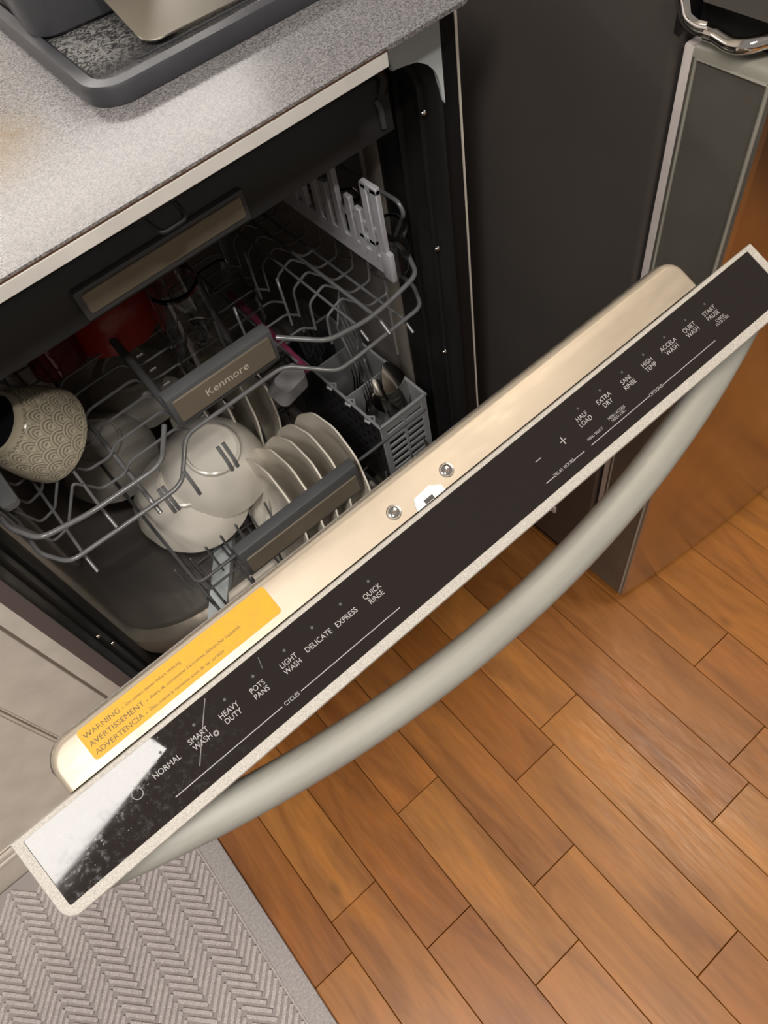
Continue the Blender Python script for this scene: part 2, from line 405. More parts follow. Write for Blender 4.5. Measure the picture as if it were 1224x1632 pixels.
# ================================================================ LEFT CABINET
cb = thing('base_cabinet', 'cream painted base cabinet with a routed panel door, left of the dishwasher', 'cabinet')
CY = .061
boxo('carcass', (-.80, CY + .004, 0), (-.004, .60, .884), 'cab', cb)
boxo('side_edge', (-.0355, CY, .001), (-.004, CY + .006, .884), 'cab', cb, .0010, 2)
dr = boxo('door', (-.72, CY + .0025, .100), (-.126, CY + .010, .80), 'cab', cb)
fr = bmesh.new()
for lo, hi in (((-.1150, CY - .001, .072), (-.0385, CY + .004, .88)), ((-.80, CY - .001, .072), (-.70, CY + .004, .88)), ((-.7002, CY - .001, .80), (-.1148, CY + .004, .88))):
    box(fr, lo, hi, .0010, 1)
finish('door_frame', fr, 'cab', dr, ang=30)
bd = bmesh.new()
for o_, y_ in ((0, CY), (.0055, CY + .0015)):
    a, b, c_, d_ = -.700 + o_, -.1155 - o_, .098 + o_, .80 - o_
    tube(bd, [(a, y_, c_), (b, y_, c_), (b, y_, d_), (a, y_, d_)], .0022, 6, closed=True)
finish('bead', bd, 'cab', dr)
boxo('groove', (-.0385, CY + .0004, .072), (-.0355, CY + .003, .884), 'groove', cb)
boxo('plinth', (-.80, CY - .001, 0.0), (-.0356, CY + .004, .0705), 'cab', cb, .0008, 1)
boxo('plinth_bead', (-.80, CY - .0035, .0705), (-.0356, CY + .003, .0800), 'cab', cb, .0018, 2)
boxo('plinth_bead', (-.80, CY - .0020, .0815), (-.116, CY + .003, .0960), 'cab', cb, .0018, 2)
# pale end panel right of the dishwasher; black strip paints in the gap's shade
tag(boxo('gap_shade_strip', (.5890, .0060, .0), (.6128, .03, .884), 'black', None), 'narrow black strip for the shade in the gap between dishwasher and cream end panel', 'gap shade')
tag(boxo('end_panel', (.6135, .0075, 0), (.6180, .60, .884), 'cab', None, .0008, 1), 'thin cream end panel standing between dishwasher and refrigerator', 'panel')

# ================================================================ DISHWASHER
dw = thing('dishwasher', 'built-in dishwasher with its door tilted half open', 'dishwasher')
# tub: front flange, funnel, lip and interior as rounded rectangles swept in depth
def tubring(x0, x1, z0, z1, r, y, n=9):
    if isinstance(r, float) and z0 > .14: r = (r * 2.0, r * 2.0, r * .9, r * .9)
    return [(x, y, z) for x, z in rrect(x0, z0, x1, z1, r, n)]
def skin(bm, rings, cap_last=False):
    V = [[bm.verts.new(p) for p in r] for r in rings]
    for A, B in zip(V, V[1:]):
        n = len(A)
        for k in range(n): bm.faces.new((A[k], A[(k + 1) % n], B[(k + 1) % n], B[k]))
    if cap_last: bm.faces.new(V[-1])
bm = bmesh.new()
skin(bm, [tubring(.0195, .5875, .10, .8765, .045, .004), tubring(.0205, .5865, .102, .8755, .045, -.002), tubring(.024, .583, .106, .872, .045, .004), tubring(.030, .578, .125, .868, .045, .045),
          tubring(.034, .575, .150, .866, .045, .055), tubring(.036, .573, .165, .864, .045, .095)])
finish('front_channel', bm, 'black', dw)
bm = bmesh.new()
for rg, rd in ((tubring(.0275, .5800, .112, .868, .045, .022), .0035), (tubring(.0335, .5755, .14, .866, .045, .052), .0035)):
    tube(bm, rg, rd, 6, closed=True)
finish('door_seal', bm, 'gasket', dw)
bm = bmesh.new()
skin(bm, [tubring(.036, .573, .165, .864, .05, .093), tubring(.0365, .571, 0.197, .862, .053, .093), tubring(.0405, .568, 0.204, .860, .055, .099), tubring(.042, .567, 0.208, .858, .056, .110), tubring(.038, .570, 0.202, .862, .056, .120)])
finish('tub_lip', bm, 'lip', dw)
bm = bmesh.new()
skin(bm, [tubring(.038, .570, 0.202, .862, .056, .119), tubring(.033, .575, .190, .864, .056, .135), tubring(.033, .575, .175, .864, .056, .56), tubring(.045, .563, .175, .85, .06, .578)], True)
finish('tub', bm, 'tub', dw)
boxo('side_frame', (.0032, -.0005, .10), (.0200, .55, .878), 'tubside', dw)
boxo('top_frame', (.0032, .004, .8768), (.604, .30, .884), 'black', dw)
# blue-grey corner piece at the upper right of the opening
arc = [(.586, .822), (.585, .833), (.582, .845), (.579, .853), (.572, .861), (.561, .868), (.547, .871), (.535, .871)]
bm = bmesh.new(); prism(bm, [(.532, .8838), (.532, .900), (.5885, .900), (.5888, .818)] + arc, -.0015, .0035, T(0, 0, 0) @ Matrix(((1, 0, 0, 0), (0, 0, -1, 0), (0, 1, 0, 0), (0, 0, 0, 1))), .0008)
finish('corner_bracket', bm, 'bracket', dw)
tag(dw.children[-1], 'blue-grey corner bracket')
# latch strike loop under the worktop
bm = bmesh.new(); tube(bm, smooth_path([(.290, .003, .8745), (.2935, -.004, .8665), (.297, -.009, .8610), (.318, -.009, .8610), (.3200, -.004, .8665), (.317, .003, .8745)], .004), .0021, 8)
box(bm, (.283, -.003, .8735), (.327, .004, .8800), .001, 1); finish('strike_loop', bm, 'darkgrey', dw)
# screws along the right channel and lower left
for x, y, z in ((.5755, .015, .809), (.5755, .015, .655), (.5745, .020, .490), (.031, .018, .455), (.034, .022, .42), (.540, .060, .8)):
    bm = bmesh.new(); lathe(bm, [(0, .0022), (.0018, .0018), (.0030, 0.0), (.0030, -.002)], 12, T(x, y, z) @ RY(-PI / 2 if x > .3 else PI / 2)); finish('screw', bm, 'chrome', dw)
# bright vertical runners for the racks on the right side wall
for y, z0, z1, r_, x in ((.118, .60, .795, .0040, .568), (.118, .42, .60, .0022, .568), (.062, .59, .712, .0020, .5775), (.012, .70, .765, .0018, .5850), (.008, .55, .70, .0012, .5855)):
    wire('side_runner', [(x, y, z0), (x, y, z1)], r_, dw, 'tub')
# embossed channel on the left wall, low down
wire('wall_emboss', [(.034, .25, .50), (.034, .22, .36), (.035, .235, .32), (.040, .29, .28), (.046, .30, .22)], .006, dw, 'tub', .03)
# lower spray arm
bm = bmesh.new(); prism(bm, rrect(-.17, -.014, .17, .014, .012, 5), -.008, .008, T(.205, .165, .205) @ RZ(math.radians(52)), .003)
finish('spray_arm', bm, 'bracket', dw)

# ---- the tilted door, built in its own frame (x, b into the machine, h up the door)
TH = math.atan2(.4067, .9135)
DM = T(0, 0, .1) @ RX(TH)
def dbox(name, lo, hi, m, parent=dw, bev=0, seg=2): return boxo(name, lo, hi, m, parent, bev, seg, DM)
# door shell (outer skin) and inner liner with big rounded ends
dbox('outer_panel', (.003, -.036, .03), (.603, -.006, .742), 'steel')
def liner_outline(d=0):
    return rrect(.036 + d, .0085, .5500 - d, .0375 - d, (0, 0, .013, .016), 8)
bm = bmesh.new()
L = []
for h, d in ((.06, 0), (.7725, 0), (.7765, .0008), (.7784, .0025), (.7789, .0045)):
    L.append([(x, y, h) for x, y in rrect(.036 + d, .0102, .5500 - d, .0375 - d, (0, 0, .013 - min(d, .004), .016 - min(d, .004)), 8)])
V = [[bm.verts.new(p) for p in r] for r in L]
for A, B in zip(V, V[1:]):
    for k in range(len(A)): bm.faces.new((A[k], A[(k + 1) % len(A)], B[(k + 1) % len(A)], B[k]))
bm.faces.new(V[-1]); bm.faces.new(V[0][::-1]); bm.transform(DM)
tag(finish('door_liner', bm, 'band', dw), 'satin steel inner door edge')
bm = bmesh.new()
tube(bm, [DM @ Vector((x, y, .7690)) for x, y in rrect(.0350, .008, .5510, .0385, (0, 0, .013, .016), 8)][1:], .0011, 6, closed=True)
finish('liner_bead', bm, 'steel', dw)
# control console: silver pebbled frame around black glass
cs_out = rrect(0, -.042, .606, .0095, (.009, .009, .0006, .0006), 6)
win = rrect(.0062, -.0352, .5990, .0062, .0006, 1)
bm = bmesh.new()
bo = [bm.verts.new((x, y, .7370)) for x, y in cs_out]; to = [bm.verts.new((x, y, .7776)) for x, y in cs_out]
ins = [bm.verts.new((x * 1.0 + (.303 - x) * .0025, y + (-.016 - y) * .03, .7786)) for x, y in cs_out]
n = len(cs_out)
for A, B in ((bo, to), (to, ins)):
    for k in range(n): bm.faces.new((A[k], A[(k + 1) % n], B[(k + 1) % n], B[k]))
bm.faces.new(bo[::-1])
wi = [bm.verts.new((x, y, .7786)) for x, y in win]; wl = [bm.verts.new((x, y, .7776)) for x, y in win]
es = []
def edge(a, b):
    e = bm.edges.get((a, b)) or bm.edges.new((a, b)); return e
es = [edge(ins[k], ins[(k + 1) % n]) for k in range(n)] + [edge(wi[k], wi[(k + 1) % len(wi)]) for k in range(len(wi))]
bmesh.ops.triangle_fill(bm, use_beauty=True, edges=es, normal=(0, 0, 1))
for k in range(len(wi)): bm.faces.new((wi[k], wi[(k + 1) % len(wi)], wl[(k + 1) % len(wi)], wl[k]))
bm.transform(DM)
console = finish('control_console', bm, 'frame', dw)
bm = bmesh.new(); prism(bm, win, .7755, .77815, DM); glass = finish('touch_panel', bm, 'glassblack', console); glass['label'] = 'glossy black touch strip, grimy at its left end'
PZ = .77835
def ctext(s, x, a, cap=.0034, w=None, **k): return text('lettering', s, x, -a, cap, 'print', console, DM, w, z=PZ, **k)
for s, x in (('NORMAL', .0840), ('SMART\nWASH', .1065), ('HEAVY\nDUTY', .1275), ('POTS\nPANS', .1475), ('LIGHT\nWASH', .1700), ('DELICATE', .1905), ('EXPRESS', .2115), ('QUICK\nRINSE', .2330),
             ('HALF\nLOAD', .4135), ('EXTRA\nDRY', .4345), ('SANI\nRINSE', .4560), ('HIGH\nTEMP', .4770), ('ACCELA\nWASH', .4985), ('QUIET\nWASH', .5200), ('START\nPAUSE', .5410)):
    ctext(s, x, .0118 if x < .3 else .0112, .0034 if '\n' not in s else .0033)
ctext('CANCEL\nHOLD 3 SEC', .5440, .0190, .0019)
ctext('CYCLES', .1583, .0275, .0024); ctext('OPTIONS', .4677, .0275, .0024); ctext('DELAY HOURS', .3800, .0272, .0022)
ctext('MENU SELECT', .4125, .0236, .0018); ctext('MENU ACCESS\nHOLD 3 SEC', .4345, .0230, .0019)
def pline(x0, x1, a, w_=.00024): boxo('printed_line', (x0, -a - w_, PZ - .0001), (x1, -a + w_, PZ + .0001), 'print', console, mx=DM)
for x0, x1 in ((.078, .1515), (.1650, .2400), (.3635, .3710), (.3890, .3985), (.4050, .4612), (.4742, .5285)): pline(x0, x1, .0275)
pline(.3675, .3725, .0128); pline(.3893, .3947, .0134)
boxo('printed_line', (.3917, -.0162, PZ - .0001), (.3924, -.0106, PZ + .0001), 'print', console, mx=DM)
for x in (.0845, .107, .128, .148, .1705, .191, .2125, .234, .414, .435, .4565, .4775, .499, .5205, .541):
    bm = bmesh.new(); r = bmesh.ops.create_circle(bm, cap_ends=True, radius=.0009, segments=12)['verts']
    for v in r: v.co += Vector((x + .0012, -.0035, PZ))
    bm.transform(DM); finish('indicator_dot', bm, 'led', console)
bm = bmesh.new()
tube(bm, [(.0640 + .0030 * math.cos(a), -.0128 + .0030 * math.sin(a), PZ) for a in [i * PI / 12 for i in range(24)]], .00025, 4, closed=True)
bm.transform(DM); finish('printed_ring', bm, 'print', console); bm = bmesh.new()
tube(bm, [(.1148 + .0012 * math.cos(a), -.0150 + .0012 * math.sin(a), PZ) for a in [i * PI / 8 for i in range(16)]], .0005, 4, closed=True)
bm.transform(DM); finish('printed_ring', bm, 'print', console)
bm = bmesh.new(); tube(bm, [(.1215, .0040, PZ), (.1080, -.0110, PZ), (.0975, -.0230, PZ)], .00022, 4)
bm.transform(DM); finish('scratch', bm, 'print', console); bm = bmesh.new()
tube(bm, [(.158, .003, PZ), (.156, -.0035, PZ)], .00012, 4); bm.transform(DM); finish('scratch', bm, 'print', console)
# yellow three-language warning label
bm = bmesh.new(); prism(bm, rrect(.0578, .0148, .1850, .0340, .0022, 5), .7787, .77915, DM); stk = finish('warning_label', bm, 'sticker', dw)
ST = .77925
def stext(s, x, b, cap, w_, **k): return text('lettering', s, x, b, cap, 'ink', stk, DM, w_, z=ST, left=True, **k)
for b, big, w1, small, x2, w2 in ((.0290, 'WARNING -', .0255, 'Disconnect power before servicing', .0865, .0365),
                                  (.0237, 'AVERTISSEMENT -', .0375, 'Avant de commencer l\u2019entretien, d\u00e9brancher l\u2019appareil.', .0990, .0620),
                                  (.0184, 'ADVERTENCIA -', .0335, 'Desconecte la corriente antes de dar servicio', .0952, .0500)):
    stext(big, .0600, b, .0030, w1); stext(small, x2, b - .0001, .0019, w2)
# screws and white latch slot on the door edge
for x in (.2745, .3182):
    S_ = DM @ T(x, .0190, .7790)
    bm = bmesh.new(); lathe(bm, [(.0049, 0), (.0047, .0004), (.0041, .0002), (.0040, -.0003)], 24, S_); finish('screw_washer', bm, 'steel', dw)
    bm = bmesh.new(); lathe(bm, [(0, .0006), (.0024, .0007), (.0037, .0002), (.0038, -.001)], 24, S_); sc = finish('screw', bm, 'chrome', dw)
    bm = bmesh.new(); box(bm, (-.0017, -.0004, .0006), (.0017, .0004, .0009)); box(bm, (-.0004, -.0017, .0006), (.0004, .0017, .0009)); bm.transform(S_ @ RZ(.3)); finish('cross_slot', bm, 'groove', sc)
bm = bmesh.new(); prism(bm, [(.2862, .0100), (.2880, .0148), (.2895, .0175), (.3025, .0185), (.3050, .0165), (.3090, .0145), (.3095, .0100)], .7787, .7796, DM); lt = finish('latch_slot', bm, 'whiteplastic', dw); lt['label'] = 'white plastic latch slot'
bm = bmesh.new(); prism(bm, [(.2935, .0102), (.2935, .0130), (.3005, .0130), (.3005, .0102)], .7796, .77985, DM); finish('slot_opening', bm, 'darkgrey', lt)
# bowed handle
N_ = 48; bm = bmesh.new(); rings = []
for i in range(N_ + 1):
    s = i / N_; x = .002 + s * .602
    def cen(x): return -.0800 + .585 * (x - .303) ** 2
    y = cen(x); dy = 2 * .585 * (x - .303); d = Vector((1, dy, 0)).normalized(); nrm = Vector((-d.y, d.x, 0))
    ta = .0122; tb = .0150
    ring = []
    for k in range(20):
        a = 2 * PI * k / 20; ca, sa = math.cos(a), math.sin(a)
        ca = math.copysign(abs(ca) ** .62, ca); sa = math.copysign(abs(sa) ** .62, sa)
        q = Vector((x, y, .7370)) + nrm * ca * ta + Vector((0, 0, 1)) * sa * tb
        if q.y > -.0365: q.y = -.0365
        ring.append(bm.verts.new(q))
    rings.append(ring)
for A, B in zip(rings, rings[1:]):
    for k in range(20): bm.faces.new((A[k], A[(k + 1) % 20], B[(k + 1) % 20], B[k]))
bm.faces.new(rings[0][::-1]); bm.faces.new(rings[-1]); bm.transform(DM)
finish('bow_handle', bm, 'handle', dw)
reloc(dw, (.303, 0, .1))

# ================================================================ RACKS
def handle_bar(parent, x0, x1, z0, z1, y, depth, lipz, badge_m='badge', letter=None, tilt=0):
    bm = bmesh.new(); box(bm, (x0 - .0055, y, z0 - .007), (x1 + .0055, y + depth, z1 + lipz), .0025, 2)
    h = finish('handle', bm, 'midgrey', parent)
    bm = bmesh.new(); prism(bm, rrect(x0, z0, x1, z1, .0022, 4), -.0012, .0006, T(0, y, 0) @ Matrix(((1, 0, 0, 0), (0, 0, -1, 0), (0, 1, 0, 0), (0, 0, 0, 1))) @ T(0, 0, .0012), .0004)
    b = finish('badge', bm, badge_m, h); b['label'] = 'bronze-tinted metal plate'
    if letter:
        text('lettering', letter, (x0 + x1) / 2 + .001, (z0 + z1) / 2, .0100, 'badgeprint', h, T(0, y - .0019, 0) @ RX(PI / 2), .052)
    return h
# ---- cutlery tray at the top
r3 = thing('cutlery_rack', 'shallow charcoal cutlery rack with plain bronze plate, topmost of the three racks', 'rack')
bm = bmesh.new(); prism(bm, [(.0405, .792), (.0435, .842), (.047, .846), (.047, .792)], .036, .560, Matrix(((0, 0, 1, 0), (1, 0, 0, 0), (0, 1, 0, 0), (0, 0, 0, 1)))); finish('front_bar', bm, 'darkgrey', r3)
boxo('tray_floor', (.040, .0475, .792), (.556, .50, .796), 'darkgrey', r3)
for x in (.040, .552): boxo('side_rail', (x, .0475, .796), (x + .004, .50, .836), 'darkgrey', r3)
handle_bar(r3, .2250, .3840, .8030, .8225, .0355, .012, .004)
wire('hook', [(.545, .043, .826), (.547, .040, .820), (.5475, .040, .800)], .0032, r3, 'midgrey')
wire('curved_arm', [(.533, .040, .862), (.548, .040, .856), (.556, .040, .842), (.552, .042, .830)], .005, r3, 'darkgrey', .01)
reloc(r3, (.3, .25, .79))

# ---- upper rack
ur = thing('upper_rack', 'grey wire upper rack with lettered handle plate, holding cups and glasses', 'rack')
wire('rim_wire', [(.050, .45, .650), (.050, .045, .650), (.070, 0, .659), (.118, 0, .648), (.190, 0, .646), (.2025, .003, .648), (.2255, .036, .650)], .0029, ur, bend=.012)
wire('rim_wire', [(.371, .036, .662), (.410, 0, .652), (.461, 0, .643), (.493, 0, .646), (.534, 0, .656), (.556, .045, .650), (.556, .45, .650)], .0029, ur, bend=.012)
wire('lower_rim_wire', [(.052, .45, .602), (.052, .040, .600), (.073, 0, .608), (.165, 0, .604), (.197, 0, .604), (.208, .003, .607), (.2385, .036, .621), (.368, .036, .621), (.411, 0, .605), (.429, 0, .604), (.534, 0, .610), (.556, .040, .602), (.556, .45, .602)], .0026, ur, bend=.012)
hb = handle_bar(ur, .2435, .3625, .6405, .6705, .035, .016, .006, letter='Kenmore')
boxo('grip_vent', (.262, .0345, .6300), (.268, .0355, .6312), 'wire', hb)
for x in (.052, .554):  # raised side loops
    s = 1 if x > .3 else -1
    wire('side_loop', [(x, .40, .61), (x, .40, .712), (x, .121, .712), (x, .044, .714), (x, .036, .704), (x, .062, .652), (x, .062, .604)], .0026, ur, bend=.010)
    for y in (.09, .155, .22, .29): wire('side_upright', [(x, y, .602), (x, y, .712)], .0017, ur)
# cross wires with the folded profile that cradles the cups
for k in range(11):
    y = .055 + .0325 * k
    wire('cross_wire', [(.053, y, .640), (.068, y, .585), (.088, y, .590), (.121, y, .638), (.139, y, .608), (.165, y, .606), (.179, y, .617), (.237, y, .618), (.247, y, .606)], .0016, ur, seg=6)
    wire('cross_wire', [(.441, y, .585), (.443, y, .625), (.467, y, .636), (.500, y, .600), (.528, y, .600), (.5315, y, .640), (.552, y, .650)], .0016, ur, seg=6)
    if k > 0: wire('cross_wire', [(.249, y, .606), (.262, y, .600), (.425, y, .600), (.441, y, .587)], .0015, ur, seg=6)
for x, z, r_ in ((.128, .6265, .0019), (.170, .604, .0026), (.455, .6315, .0017), (.4835, .6205, .0025), (.515, .598, .0019), (.085, .588, .0019), (.300, .5985, .0016), (.345, .5985, .0016), (.390, .5985, .0016)):
    y1 = .012 if x not in (.300, .345, .390) else .05
    wire('long_wire', [(x, .40, z), (x, y1, z), (x, -.004, z - .012)] if y1 < .03 else [(x, .40, z), (x, y1, z)], r_, ur, bend=.004)
tb = wire('feed_tube', [(.253, .40, .628), (.249, .20, .630), (.2435, .047, .632)], .0052, ur, 'midgrey')
for y in (.07, .1, .13, .16):
    for x in (.255,):
        wire('clip', [(x, y, .634), (x + .008, y, .634)], .0016, ur, 'wire', seg=6)
# short tines between the cross wires
for y in (.10, .165, .23):
    for x in (.335, .362, .420): wire('tine', [(x, y, .600), (x, y, .655), (x + .003, y + .008, .662)], .0016, ur, bend=.004, seg=6)
# downward stubs under the front rim
for x in (.182, .187, .2135, .256, .263): wire('stub', [(x, .006, .612), (x, -.004, .594), (x, -.004, .580)], .0024, ur, 'wire', seg=6)
# pale fold-down cup shelf with ladder-like posts, right side
cs = bmesh.new(); xs = .506
box(cs, (xs - .0025, .006, .668), (xs + .0025, .255, .690), .001, 1)
box(cs, (xs - .002, .008, .716), (xs + .002, .075, .723), .0008, 1)
for i, (y, top) in enumerate(((.006, .772), (.022, .772), (.040, .735), (.056, .742), (.078, .765), (.098, .74), (.118, .765), (.145, .755), (.165, .735), (.19, .755), (.215, .735), (.24, .75))):
    box(cs, (xs - .003, y, .680), (xs + .003, y + .0105, top), .001, 1)
box(cs, (xs - .003, .006, .766), (xs + .003, .0305, .774), .001, 1); box(cs, (xs - .003, .022, .700), (xs + .003, .0485, .706), .001, 1)
box(cs, (xs - .0035, .000, .664), (xs + .0035, .016, .700), .002, 2)
o = finish('cup_shelf', cs, 'whitegrey', ur); o['label'] = 'pale grey plastic fold-down cup shelf'
reloc(ur, (.303, .2, .60))

# ---- lower rack
lr = thing('lower_rack', 'dark grey wire lower rack with bronze-plated handle, loaded with bowls and plates', 'rack')
handle_bar(lr, .2165, .3940, .3860, .4185, .0, .017, .018)
zf = .262
for z, r_ in ((.396, .0024), (.300, .002)):
    wire('rim_wire', [(.545, .45, z), (.545, .030, z), (.153, .030, z), (.149, .45, z)], r_, lr, 'midgrey', .012)
wire('floor_frame', [(.153, .40, zf), (.153, .03, zf), (.555, .03, zf), (.555, .40, zf), (.153, .40, zf)], .0024, lr, 'midgrey', .01)
for k in range(7):
    y = .05 + .05 * k; wire('cross_wire', [(.150, y, .33), (.155, y, zf), (.552, y, zf)], .0018, lr, 'midgrey', seg=6)
for k in range(9):
    x = .165 + .0508 * k * .95
    if x < .55: wire('long_wire', [(x, .03, .33), (x, .035, zf - .003), (x, .42, zf - .003)], .0018, lr, 'midgrey', seg=6)
for k in range(12):
    x = .140 + .0254 * k
    if x > .45: break
    wire('tine', [(x, .100, .352), (x + .002, .112, zf)], .0018, lr, 'wire', seg=6)
    if k > 1: wire('tine', [(x, .225, .352), (x + .002, .237, zf)], .0018, lr, 'wire', seg=6)
for k in range(4): wire('tine', [(.18 + .0254 * k, .17, .345), (.18 + .0254 * k, .18, zf)], .0018, lr, 'wire', seg=6)
reloc(lr, (.35, .2, .26))

# ================================================================ DISHES
def plate_mesh(R):
    bm = bmesh.new()
    def wob(a, r, z, i):
        if i in (3, 4, 5): 
            s = 1 + .009 * math.cos(12 * a); return r * s, z
        return r, z
    prof = [(0, .0), (R * .62, .0), (R * .70, .007), (R * .88, .0115), (R, .0155), (R * .995, .018), (R * .86, .0145), (R * .66, .010), (R * .60, .0040), (0, .0040)]
    lathe(bm, prof, 72, None, wob); bmesh.ops.remove_doubles(bm, verts=bm.verts, dist=1e-6); return bm
p0 = finish('plate', plate_mesh(.094), 'plate', None, ang=50)
tag(p0, 'x', 'plate', 'cream scalloped plates in the lower rack')
spots = [(.3050, .080, .332, 13), (.3310, .080, .332, 14), (.3560, .082, .330, 15), (.3810, .084, .332, 14), (.4110, .078, .338, 13),
         (.3020, .275, .352, 14), (.3320, .275, .352, 15), (.3630, .272, .350, 14), (.3960, .270, .350, 13)]
labs = ['cream scalloped plate nearest the white bowls in the front row', 'second cream plate from the white bowls in the front row', 'middle cream scalloped plate of the five in the front row',
        'cream plate just left of the right end of the lower handle', 'rightmost cream plate, passing the right end of the lower handle',
        'cream plate of the back row, nearest the lettered handle plate', 'second cream plate of the back row below the lettered handle', 'third cream plate of the back row beside the pale plastic cup', 'back row cream plate furthest right, below the pale plastic cup']
for i, (x, y, z, tl) in enumerate(spots):
    o = p0 if i == 0 else p0.copy()
    if i: COL.objects.link(o)
    o.matrix_world = T(x, y, z) @ RY(-PI / 2 + math.radians(tl)) @ RZ(i * .37); o['label'] = labs[i]
# white bowls with scalloped rims, upside down
def bowl(name, R, H, foot, mtl, lab, mx, group=None, scal=.022, seg=80, t_=.0035):
    bm = bmesh.new()
    def wob(a, r, z, i):
        f = max(0, 1 - z / (H * .55)) if z < H * .55 else 0
        return r * (1 + scal * abs(math.cos(6 * a)) * f - scal * .5 * f), z + (.003 * abs(math.cos(6 * a)) * f if z < .01 else 0)
    prof = [(foot * .88, H - .004), (0, H - .004)][::-1] + [(foot * .93, H), (foot, H - .001), (foot * 1.02, H - .008), (foot * 1.28, H - .014), (R * .80, H * .60), (R * .91, H * .36), (R * .965, H * .16), (R, 0.0),
            (R - t_, .0012), (R * .92, H * .18), (R * .85, H * .38), (R * .72, H * .62), (foot, H - .020), (0, H - .018)]
    prof = [prof[0]] + prof[1:]
    lathe(bm, prof, seg, mx, wob); bmesh.ops.remove_doubles(bm, verts=bm.verts, dist=1e-6)
    return tag(finish(name, bm, mtl, None, ang=40), lab, 'bowl', group)
gb = 'scalloped bowls upturned in the lower rack'
bowl('bowl', .078, .070, .038, 'ceramic', 'white bowl with round foot ring, in front and leaning on the other white bowl', T(.270, .190, .368) @ RX(math.radians(20)) @ RY(math.radians(6)), gb)
bowl('bowl', .084, .066, .037, 'ceramic', 'white bowl behind and left of the one with visible foot ring', T(.222, .197, .334) @ RX(math.radians(16)) @ RY(math.radians(2)), gb)
bowl('bowl', .075, .066, .037, 'shadedceramic', 'shade-greyed bowl behind the two white bowls', T(.165, .345, .345) @ RX(math.radians(14)), gb, 0.0)
bowl('bowl', .080, .060, .040, 'shadedceramic', 'shade-greyed bowl deepest in the lower rack, under the upper rack', T(.270, .430, .350) @ RX(math.radians(10)), gb, 0.0)

# patterned teacup upside down at the left of the upper rack
def cup():
    R, H, F = .050, .068, .031
    prof = [(0, H - .006), (F * .86, H - .006), (F * .90, H), (F, H), (F * 1.01, H - .006)]
    K = 70
    for i in range(K + 1):
        s = i / K; z = (H - .008) * (1 - s); r = F * 1.05 + (R - F * 1.05) * math.sin(s * PI / 2) ** .75
        prof.append((r, z))
    n_out = len(prof)
    prof += [(R - .003, 0), (R * .85, H * .35), (F, H - .014), (0, H - .012)]
    bm = bmesh.new(); lathe(bm, prof, 300, None)
    cl = bm.verts.layers.float_color.new('glaze')
    for v in bm.verts:
        r = math.hypot(v.co.x, v.co.y); z = v.co.z; val = 1.0
        ang = math.atan2(v.co.y, v.co.x)
        if r > F * 1.04:
            u = ang / (2 * PI) * 15; vv = z / .021 + .2; h = .5; best = None
            for k in (0, 1, 2):
                row = math.floor(vv / (h / 1)) - k; off = .5 * (row % 2); cu = round(u - off) + off; d = math.hypot(u - cu, vv - row * h)
                if d < .56: best = d
            if best is not None: val = .5 + .5 * math.cos((best / .56) * 2 * PI * 3.5)
            val = .30 + .70 * min(1, max(0, val * 1.6 - .1))
        if r < F * .87 and z > H * .8: v[cl] = (.012, .012, .016, 1)
        else: v[cl] = (.50 * val, .45 * val, .34 * val, 1)
    return bm
m = mat('wave_patterned_glaze', (.5, .45, .34), .16); t = NT(m); at = t.n('ShaderNodeVertexColor'); at.layer_name = 'glaze'; t.color(at.outputs['Color'])
bmc = cup(); bmc.transform(T(.132, .124, .642) @ RX(math.radians(8)) @ RY(math.radians(-28)))
tag(finish('teacup', bmc, m, None, ang=60), 'cream teacup with dark wave pattern, upside down at left of upper rack', 'cup')

def tumbler(name, R, H, m_, lab, mx, r2=None, t_=.002, cat='glass', group='glassware in the upper rack', base=.006):
    r2 = r2 or R * .8; bm = bmesh.new()
    lathe(bm, [(0, H), (r2 * .92, H), (r2, H - .002), (R, 0), (R - t_, 0), (r2 - t_, H - base), (0, H - base)], 40, mx)
    bmesh.ops.remove_doubles(bm, verts=bm.verts, dist=1e-6); return tag(finish(name, bm, m_, None, ang=40), lab, cat, group)
bowl('bowl', .060, .062, .026, 'red', 'red bowl upside down under the plain handle plate', T(.268, .262, .618) @ RX(math.radians(10)), None, 0.0)
tumbler('tumbler', .036, .115, 'redglass', 'dark red tinted tumbler, upside down right of the red bowl', T(.350, .275, .612))
tumbler('tumbler', .034, .110, 'glass', 'clear tumbler just behind the lettered handle, upside down', T(.318, .120, .612), group='glassware in the upper rack')
tumbler('tumbler', .036, .120, 'glass', 'clear tumbler in the dark left corner, behind the patterned teacup', T(.110, .235, .612))
tumbler('tumbler', .034, .118, 'redglass', 'plum tinted tumbler between patterned teacup and red bowl', T(.190, .250, .615))
# clear food box lying in the middle of the upper rack
fb = bmesh.new(); A = rrect(-.055, -.050, .055, .050, .014, 5); B = rrect(-.050, -.045, .050, .045, .012, 5)
def shell(bm, out, inn, H, t_):
    vo0 = [bm.verts.new((x, y, 0)) for x, y in out]; vo1 = [bm.verts.new((x, y, H)) for x, y in inn]
    vi0 = [bm.verts.new((x * (1 - t_), y * (1 - t_), 0)) for x, y in out]; vi1 = [bm.verts.new((x * (1 - t_), y * (1 - t_), H - .003)) for x, y in inn]
    n = len(out)
    for k in range(n):
        q = (k + 1) % n
        bm.faces.new((vo0[k], vo0[q], vo1[q], vo1[k])); bm.faces.new((vi0[k], vi1[k], vi1[q], vi0[q])); bm.faces.new((vo0[k], vi0[k], vi0[q], vo0[q]))
    bm.faces.new(vo1); bm.faces.new(vi1[::-1])
shell(fb, A, B, .055, .04); fb.transform(T(.365, .170, .606) @ RX(math.radians(12)) @ Matrix.Scale(.8, 4))
